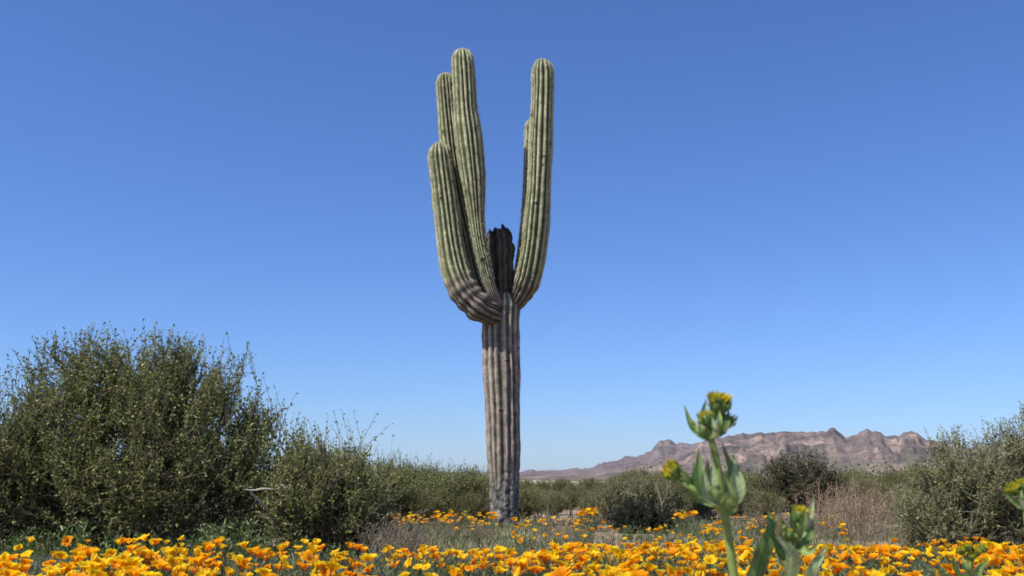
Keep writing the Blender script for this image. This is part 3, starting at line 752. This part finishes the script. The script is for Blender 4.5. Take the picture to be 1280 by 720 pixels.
KINDS = [  # label, deep colour, rim colour, opening, size
    ('wide open deep orange poppy flower', (0.84, 0.25, 0.004), (0.93, 0.42, 0.008), 0.80, 0.056),
    ('cup-shaped bright orange poppy flower', (0.88, 0.33, 0.004), (0.95, 0.52, 0.010), 0.52, 0.056),
    ('golden yellow-orange open poppy flower', (0.94, 0.48, 0.005), (0.97, 0.72, 0.022), 0.70, 0.056),
    ('half-closed golden yellow poppy flower', (0.92, 0.50, 0.008), (0.97, 0.72, 0.035), 0.26, 0.050)]
poppy_protos = []
for ki, (lab, c0, c1, opn, size) in enumerate(KINDS):
    for var in range(3):
        r_ = np.random.default_rng(700 + ki * 10 + var)
        parts = []
        for k in range(4):
            V, Fc, v = petal_grid(size * 1.22, size * 0.72, opn * (0.85 + 0.3 * r_.random()) * (0.92 if k % 2 else 1.06), k * math.pi / 2 + r_.normal() * 0.12, r_, 0.35 * opn * r_.random())
            cc = np.array(c0)[None] * (1 - v[:, None] ** 1.5) + np.array(c1)[None] * v[:, None] ** 1.5
            parts.append((V, Fc, cc * (0.92 + 0.12 * r_.random())))
        h = 1.0
        P = np.array([[[0.0, 0.0, -0.26], [0.012, 0.006, -0.13], [0.004, 0.0, -0.03], [0, 0, 0.0]]])
        SV, SF = tubes(P, np.array([[0.0018, 0.0017, 0.0016, 0.0035]]), 5)
        poppy_protos.append((ki, parts, (SV, SF), np.array([0.11, 0.14, 0.05])))
# positions: dense bed close to the camera, looser drifts further out
def poppy_spots():
    r_ = np.random.default_rng(90); out = []
    def drift(n, px0, px1, y0, y1, hlo, hhi, thr=-9, sc=1.0):
        k = 0; n = n * (1.85 if y0 < 7 else 1.1)
        while k < n:
            Y = math.sqrt(r_.uniform(y0 ** 2, y1 ** 2)); px = r_.uniform(px0, px1); x = at(px, 690, Y)[0]
            if float(fbm(x * 2.1 + 40, Y * 1.5, 2)) < thr and r_.random() < 0.85: 
                k += 0.45; continue
            k += 1
            out.append((x, Y, r_.uniform(hlo, hhi), sc * (0.45 + 0.5 * r_.random())))
    drift(190, -30, 470, 3.4, 4.7, 0.11, 0.215, -0.02, 1.15)
    drift(45, -30, 455, 4.8, 6.2, 0.10, 0.22, 0.02, 1.1)
    drift(130, 490, 860, 3.5, 5.2, 0.09, 0.19, -0.02, 1.1)
    drift(110, 480, 860, 5.0, 6.6, 0.08, 0.17, 0.02)
    drift(170, 690, 1000, 5.2, 9.0, 0.10, 0.20, 0.0)
    drift(200, 1010, 1310, 3.6, 6.0, 0.09, 0.2, -0.03, 1.1)
    drift(110, 1010, 1310, 6.0, 8.0, 0.12, 0.2, -0.02)
    drift(120, 860, 1020, 3.6, 6.0, 0.09, 0.19, -0.03)
    drift(150, 485, 620, 11.5, 15.3, 0.14, 0.22, 0.0, 1.15)
    drift(50, 640, 760, 10, 14.5, 0.12, 0.2, 0.02, 1.1)
    drift(30, 722, 748, 13.5, 14.6, 0.2, 0.28, -9, 1.15)
    drift(26, 838, 872, 12.5, 13.5, 0.2, 0.27, -9, 1.15)
    drift(130, 880, 1060, 9.5, 14, 0.14, 0.24, 0.0, 1.1)
    drift(60, 640, 900, 8.0, 11.5, 0.12, 0.2, 0.02)
    drift(30, 1110, 1240, 7.0, 8.5, 0.14, 0.24, -9)
    return out
spots = poppy_spots()
def frame_ok(s):
    x, Y, h, sc = s; z = gz(x, Y) + h - CAMZ
    fw = Y * math.cos(PITCH) + z * math.sin(PITCH); up = z * math.cos(PITCH) - Y * math.sin(PITCH)
    px = 640 + x / fw * F; py = 360 - up / fw * F
    return -5 < px < 1285 and py < 722
size_rank = sorted([i for i, s in enumerate(spots) if frame_ok(s)], key=lambda i: -spots[i][3] / spots[i][1])
single = set(size_rank[:300])
proto_objs = {}
stuffP, stuffS = Geo(), Geo()
r_ = np.random.default_rng(91)
def rotm(az, tilt, ta):
    ca, sa = math.cos(az), math.sin(az); Rz = np.array([[ca, -sa, 0], [sa, ca, 0], [0, 0, 1]])
    cx_, sx = math.cos(tilt), math.sin(tilt); ct, s_t = math.cos(ta), math.sin(ta)
    Rx = np.array([[1, 0, 0], [0, cx_, -sx], [0, sx, cx_]]); Ra = np.array([[ct, -s_t, 0], [s_t, ct, 0], [0, 0, 1]])
    return Ra @ Rx @ Ra.T @ Rz
from mathutils import Matrix
for i, (x, Y, h, sc) in enumerate(spots):
    k = int(r_.choice(12, p=np.repeat([0.16, 0.24, 0.36, 0.24], 3) / 3))
    R_ = rotm(r_.random() * 6.28, abs(r_.normal()) * 0.42, r_.random() * 6.28)
    zb = gz(x, Y); loc = np.array([x, Y, zb + h])
    ki, parts, stem, stc = poppy_protos[k]
    if i in single:
        if k not in proto_objs:
            root = obj('poppy', None); tag(root, KINDS[ki][0] + ' in the bed of poppies', 'poppy', 'poppies in the near flower bed')
            for V, Fc, cc in parts:
                g_ = Geo(); g_.add(V, Fc, cc); obj('petal', g_.mesh('petal', M_PETAL, True), root)
            g_ = Geo(); g_.add(stem[0], stem[1], stc); obj('stem', g_.mesh('stem', M_HERB, True), root)
            proto_objs[k] = root
        else:
            root = copy_tree(proto_objs[k])
        pxl = 640 + x / Y * F
        root['label'] = KINDS[ki][0] + (' below the largest rounded shrub' if pxl < 480 else ' before the saguaro' if pxl < 850 else ' around the tall thick-stemmed herb' if pxl < 1050 else ' before the dense grey-green shrub')
        root.matrix_world = Matrix.Translation(loc.tolist()) @ Matrix(R_.tolist()).to_4x4() @ Matrix.Scale(sc, 4)
    else:
        for V, Fc, cc in parts: stuffP.add(V @ R_.T * sc + loc, Fc, cc)
        stuffS.add(stem[0] @ R_.T * sc * [1, 1, 0.95] + loc, stem[1], stc)
o = obj('poppy_drift', None); o['kind'] = 'stuff'; tag(o, 'loose drifts of small orange poppies further back among the shrubs', 'poppies')
c = obj('petals', stuffP.mesh('petals', M_PETAL, True), o); c['kind'] = 'stuff'
c = obj('stems', stuffS.mesh('stems', M_HERB, True), o); c['kind'] = 'stuff'
# feathery blue-green poppy leaves
r_ = np.random.default_rng(92); G = Geo()
sp = np.array([(x, Y, gz(x, Y), h) for x, Y, h, s in spots])
rep = 26; n = len(sp) * rep
P = np.repeat(sp, rep, 0); q = r_.normal(size=(n, 2)) * 0.035
pos = np.stack([P[:, 0] + q[:, 0], P[:, 1] + q[:, 1], P[:, 2] + P[:, 3] * 0.85 * r_.random(n)], 1)
D = norm(np.stack([r_.normal(size=n), r_.normal(size=n), 0.7 + 0.8 * r_.random(n)], 1))
V, Fc = leaves(pos, D, 0.03 + 0.05 * r_.random((n, 1)), 0.006, r_)
G.add(V, Fc, np.repeat(np.array([(0.085, 0.125, 0.065), (0.11, 0.15, 0.085), (0.13, 0.16, 0.07)])[r_.choice(3, n)] * (0.7 + 0.6 * r_.random((n, 1))), 4, 0))
o = obj('poppy_foliage', G.mesh('poppy_foliage', M_HERB)); o['kind'] = 'stuff'; tag(o, 'feathery grey-green leaves growing under the poppy flowers', 'foliage')

# ------------------------------------------------------------------ tall yellow-flowered herbs close to the camera
def leaf_obj(parent, pts, wid, col, Y, o_, fold=0.35, name='leaf', tipc=None):
    """pts: three (px, py, depth offset); wid in pixels"""
    c_ = catmull([at(a, b, Y + d_) for a, b, d_ in pts], 12)
    T = norm(np.gradient(c_, axis=0))
    view = np.array([0.15, -1, 0.25]); S = norm(np.cross(T, view)); U = np.cross(S, T)
    nv = 26; nu = 9
    c_ = catmull([at(a, b, Y + d_) for a, b, d_ in pts], nv); T = norm(np.gradient(c_, axis=0)); S = norm(np.cross(T, view)); U = np.cross(S, T)
    v = np.linspace(0, 1, nv)
    rr = np.random.default_rng(int(abs(pts[0][0] * 13 + pts[2][1])))
    w = 0.8 * wid / F * Y * 0.5 * np.clip(np.sin(np.pi * (0.10 + 0.90 * v ** 0.68)), 0.03, 1) ** 0.8
    uu = np.linspace(-1, 1, nu)
    we = w[:, None] * (1 + (0.16 * (rr.random((nv, 2)) - 0.5))[:, (uu > 0).astype(int)] * (np.abs(uu) > 0.9))   # uneven, nibbled margin
    wave = 0.16 * np.sin(v[:, None] * 11 + rr.random() * 6 + uu[None] * 1.2) * uu[None] ** 2
    vein = np.cos((v[:, None] * 9 - np.abs(uu)[None] * 0.9) * 2 * np.pi)
    V = c_[:, None] + S[:, None] * (we * uu[None])[..., None] + U[:, None] * (w[:, None] * (fold * np.abs(uu)[None] ** 1.3 + wave + 0.035 * vein * (np.abs(uu) > 0.1)))[..., None]
    i_ = np.arange(nv - 1)[:, None] * nu + np.arange(nu - 1)[None]
    q_ = np.stack([i_, i_ + 1, i_ + nu + 1, i_ + nu], -1).reshape(-1, 4)
    cc = np.array(col)[None, None] * (0.85 + 0.3 * rr.random((nv, nu, 1))) * (1 + 0.14 * vein[..., None]); cc[:, nu // 2] *= 1.6
    br = sstep(0.62, 0.75, vnoise(v[:, None] * 5 + wid, uu[None] * 2.0))[..., None] * (np.abs(uu) > 0.6)[None, :, None]
    cc = cc * (1 - br) + np.array([0.22, 0.16, 0.07]) * br
    G_ = Geo(); G_.add(V.reshape(-1, 3) - o_, q_, cc.reshape(-1, 3)); return obj(name, G_.mesh(name, M_HERB, True), parent)
def stem_obj(parent, pts, r0, r1, Y, o_, col=(0.26, 0.33, 0.085), name='stem'):
    P = catmull([at(a, b, Y + d_) for a, b, d_ in pts], 20)[None] - o_
    V, Fc = tubes(P, np.linspace(r0, r1, 20)[None], 10); G_ = Geo(); G_.add(V, Fc, np.array(col)); return obj(name, G_.mesh(name, M_HERB, True), parent)
def head_obj(parent, px, py, dy, Y, o_, size, axis, openness, seed):
    """flower head: green cup of bracts with packed yellow florets"""
    rr = np.random.default_rng(seed); c_ = at(px, py, Y + dy) - o_; s_ = size / F * Y
    ax = np.array(axis, float); ax /= np.linalg.norm(ax); e1 = np.cross(ax, [0.3, 1, 0.2]); e1 /= np.linalg.norm(e1); e2 = np.cross(ax, e1)
    G_ = Geo(); nth = 18; th = np.arange(nth) / nth * 2 * np.pi
    prof = [(0.08, -0.62), (0.34, -0.48), (0.46, -0.2), (0.45, 0.05), (0.36, 0.2), (0.0, 0.26)]
    V = np.concatenate([c_ + s_ * (z_ * ax[None] + r0 * (np.cos(th)[:, None] * e1 + np.sin(th)[:, None] * e2)) for r0, z_ in prof])
    i_ = np.arange(len(prof) - 1)[:, None] * nth; j_ = np.arange(nth)[None]
    G_.add(V, np.stack([i_ + j_, i_ + (j_ + 1) % nth, i_ + nth + (j_ + 1) % nth, i_ + nth + j_], -1).reshape(-1, 4), np.array([0.12, 0.19, 0.05]))
    n_ = 26
    a_ = rr.random(n_) * 6.28; z_ = rr.uniform(-0.45, 0.0, n_)
    od = np.cos(a_)[:, None] * e1 + np.sin(a_)[:, None] * e2
    V, Fc = leaves(c_ + s_ * (z_[:, None] * ax + 0.42 * od), norm(ax + od * (0.15 + 0.3 * rr.random((n_, 1)))), s_ * 0.5, s_ * 0.16, rr)
    G_.add(V, Fc, np.repeat(np.array([0.13, 0.21, 0.06]) * (0.7 + 0.7 * rr.random((n_, 1))), 4, 0))
    h_ = obj('flower_head', G_.mesh('flower_head', M_HERB, True), parent)
    Q = Geo(); n_ = int(190 * openness)
    a_ = rr.random(n_) * 6.28; ra = np.sqrt(rr.random(n_)) * 0.42
    od = np.cos(a_)[:, None] * e1 + np.sin(a_)[:, None] * e2
    b_ = c_ + s_ * ((0.30 - 0.55 * rr.random((n_, 1)) * (ra[:, None] / 0.42)) * ax + ra[:, None] * 1.15 * od)
    V, Fc = leaves(b_, norm(ax + od * (ra[:, None] * 1.6) + rr.normal(size=(n_, 3)) * 0.25), s_ * (0.16 + 0.16 * rr.random((n_, 1))), s_ * 0.12, rr)
    Q.add(V, Fc, np.repeat(np.array([(0.82, 0.60, 0.02), (0.70, 0.58, 0.03), (0.36, 0.42, 0.05)])[rr.choice(3, n_, p=(.5, .25, .25))] * (0.75 + 0.35 * rr.random((n_, 1))), 4, 0))
    obj('florets', Q.mesh('florets', M_PETAL), h_)
    return h_
DG = (0.095, 0.165, 0.042); MG = (0.19, 0.27, 0.08); PG = (0.29, 0.36, 0.17)
# the tall one
Y1 = 1.6; b1 = at(927, 760, Y1); b1[2] = gz(b1[0], Y1); 
o1 = thing('yellow_flowered_herb', 'tall thick-stemmed herb with clasping leaves and a yellow top flower', 'wildflower', b1)
low = at(930, 790, Y1); lowpx = 760 + (low[2] - b1[2]) / Y1 * F + 30
stem_obj(o1, [(936, 720 + (b1[2] * 0 + 0.30) / Y1 * F, 0), (928, 800, 0), (917, 715, 0), (905, 637, 0), (896, 578, 0), (889, 548, 0), (890, 530, 0), (897, 512, 0)], 0.0082, 0.0045, Y1, b1)
stem_obj(o1, [(906, 640, 0), (890, 628, -0.01), (868, 612, -0.01), (850, 602, 0), (842, 593, 0)], 0.0055, 0.0035, Y1, b1, name='side_stem')
head_obj(o1, 899, 503, 0, Y1, b1, 27, (0.15, -0.25, 1), 1.0, 1)
head_obj(o1, 884, 523, -0.012, Y1, b1, 22, (-0.2, -0.2, 1), 0.3, 2)
head_obj(o1, 840, 589, 0, Y1, b1, 22, (-0.6, -0.5, 0.6), 0.8, 3)
head_obj(o1, 909, 524, 0.012, Y1, b1, 20, (0.35, 0.1, 1), 0.25, 4)
for pts, w_, cl in [
    ([(888, 549, 0), (866, 534, -0.015), (855, 506, 0.0)], 13, DG), ([(889, 552, -0.01), (880, 540, -0.03), (872, 528, -0.02)], 14, DG), ([(890, 545, 0), (905, 535, -0.01), (911, 512, 0)], 15, DG),
    ([(891, 550, 0.01), (879, 520, 0.02), (883, 498, 0.02)], 10, MG), ([(892, 545, -.01), (899, 530, -0.03), (899, 513, -0.02)], 11, MG),
    ([(903, 628, -0.005), (877, 610, -0.03), (873, 560, -0.01)], 26, DG), ([(905, 632, -0.01), (892, 612, -0.04), (891, 578, -0.035)], 22, PG), ([(905, 626, 0.01), (914, 595, 0.03), (902, 552, 0.02)], 16, DG),
    ([(906, 634, 0), (921, 610, -0.02), (916, 566, -0.01)], 26, PG), ([(903, 632, 0.01), (868, 618, 0.01), (848, 596, 0.02)], 20, MG), ([(905, 636, -0.02), (898, 622, -0.05), (886, 606, -0.05)], 20, MG),
    ([(872, 614, 0), (858, 598, -0.01), (847, 582, -0.01)], 12, MG), ([(868, 612, 0), (856, 608, 0.01), (838, 600, 0.0)], 10, PG), ([(862, 609, 0), (868, 596, 0), (866, 576, 0.0)], 11, MG),
    ([(907, 642, 0), (918, 632, -0.01), (925, 618, -0.01)], 13, MG), ([(902, 630, -0.03), (884, 618, -0.05), (880, 588, -0.05)], 20, PG), ([(904, 620, 0.02), (886, 600, 0.03), (884, 572, 0.02)], 15, MG),
    ([(890, 548, -0.02), (894, 538, -0.04), (890, 522, -0.035)], 14, PG), ([(889, 550, 0.0), (874, 542, -0.02), (866, 524, -0.01)], 13, MG), ([(908, 636, -0.03), (914, 622, -0.05), (908, 598, -0.05)], 17, MG)]:
    leaf_obj(o1, pts, w_, cl, Y1, b1)
# the lower leafy one
Y2 = 1.65; b2 = at(975, 760, Y2); b2[2] = gz(b2[0], Y2)
o2 = thing('broad_leaved_herb', 'knee-high herb with broad upright leaves and a greenish yellow bud', 'wildflower', b2)
stem_obj(o2, [(972, 950, 0), (976, 800, 0), (987, 720, 0), (994, 680, 0), (998, 650, 0)], 0.010, 0.005, Y2, b2)
head_obj(o2, 999, 642, 0, Y2, b2, 20, (0.1, -0.3, 1), 0.55, 5)
head_obj(o2, 985, 668, -.01, Y2, b2, 15, (-0.5, -0.3, 1), 0.15, 6)
for pts, w_, cl in [
    ([(938, 735, 0), (952, 690, -0.02), (972, 642, 0.0)], 25, MG), ([(948, 722, -0.02), (962, 672, -0.03), (960, 636, -0.02)], 17, DG), ([(986, 730, -0.02), (988, 695, -0.05), (974, 672, -0.06)], 26, PG),
    ([(996, 690, 0), (1008, 676, -0.01), (1018, 655, 0)], 16, DG), ([(997, 672, 0), (1011, 655, 0), (1017, 624, 0.02)], 14, PG), ([(993, 678, 0), (982, 664, 0), (976, 648, 0.01)], 15, MG),
    ([(1008, 740, 0), (1015, 712, -0.02), (1034, 682, -0.01)], 20, PG), ([(996, 668, -0.01), (1004, 656, -.02), (1007, 636, -.02)], 13, MG), ([(995, 664, -0.01), (990, 652, -.02), (991, 636, -.02)], 12, DG),
    ([(990, 700, 0), (975, 690, 0), (966, 668, 0.01)], 18, DG), ([(994, 682, 0), (1010, 690, -.02), (1026, 676, -.02)], 12, MG)]:
    leaf_obj(o2, pts, w_, cl, Y2, b2)
# one at the edge in front of the grey shrub, one low among the poppies
Y3 = 2.2; b3 = at(1288, 760, Y3); b3[2] = gz(b3[0], Y3)
o3 = thing('yellow_flowered_herb', 'slender herb with twin yellow flowers in front of the grey-green shrub', 'wildflower', b3)
stem_obj(o3, [(1290, 900, 0), (1290, 760, 0), (1286, 680, 0), (1280, 632, 0), (1272, 616, 0)], 0.008, 0.004, Y3, b3)
head_obj(o3, 1265, 612, 0, Y3, b3, 15, (-0.4, -0.5, 0.8), 1.0, 7); head_obj(o3, 1279, 608, 0, Y3, b3, 16, (0.2, -0.4, 1), 1.0, 8)
for pts, w_, cl in [([(1281, 634, 0), (1268, 628, 0), (1258, 618, 0)], 12, MG), ([(1282, 640, 0), (1276, 624, -.02), (1277, 612, -.02)], 12, PG), ([(1285, 660, 0), (1296, 640, 0), (1300, 615, 0)], 18, DG)]:
    leaf_obj(o3, pts, w_, cl, Y3, b3)
Y4 = 3.0; b4 = at(1212, 750, Y4); b4[2] = gz(b4[0], Y4)
o4 = thing('yellow_flowered_herb', 'short herb with a fan of greenish yellow buds low among the poppies', 'wildflower', b4)
stem_obj(o4, [(1212, 830, 0), (1212, 760, 0), (1212, 720, 0), (1213, 700, 0)], 0.010, 0.005, Y4, b4)
for a, b_, s_ in [(1201, 688, 1), (1210, 684, 2), (1220, 690, 3), (1229, 685, 4), (1214, 696, 5)]:
    stem_obj(o4, [(1213, 706, 0), ((a + 1213) / 2, (b_ + 702) / 2, 0), (a, b_ + 4, 0)], 0.004, 0.003, Y4, b4, name='side_stem')
    head_obj(o4, a, b_, 0, Y4, b4, 10, ((a - 1213) / 40, -0.3, 1), 0.8, 20 + s_)
for pts, w_, cl in [([(1211, 735, 0), (1196, 715, 0), (1190, 692, 0)], 12, DG), ([(1213, 735, 0), (1222, 715, -.02), (1236, 698, 0)], 13, MG), ([(1212, 730, -.02), (1208, 710, -.04), (1202, 696, -.03)], 11, MG)]:
    leaf_obj(o4, pts, w_, cl, Y4, b4)

# ------------------------------------------------------------------ haze
def haze():
    m, nt, out = new_mat('haze_air')
    v = N(nt, 'ShaderNodeVolumePrincipled'); v.inputs['Density'].default_value = 0.00003
    v.inputs['Color'].default_value = (0.80, 0.87, 1.0, 1); v.inputs['Anisotropy'].default_value = 0.0
    nt.links.new(v.outputs[0], out.inputs['Volume'])
    s = 9900.0; z0, z1 = -22.0, 330.0
    V = np.array([(x, y, z) for z in (z0, z1) for y in (-s, s) for x in (-s, s)])
    Fc = np.array([(0, 2, 3, 1), (4, 5, 7, 6), (0, 1, 5, 4), (2, 6, 7, 3), (0, 4, 6, 2), (1, 3, 7, 5)])
    o = obj('haze', mesh_np('haze', V, [Fc], None, (m,))); o['kind'] = 'stuff'
haze()
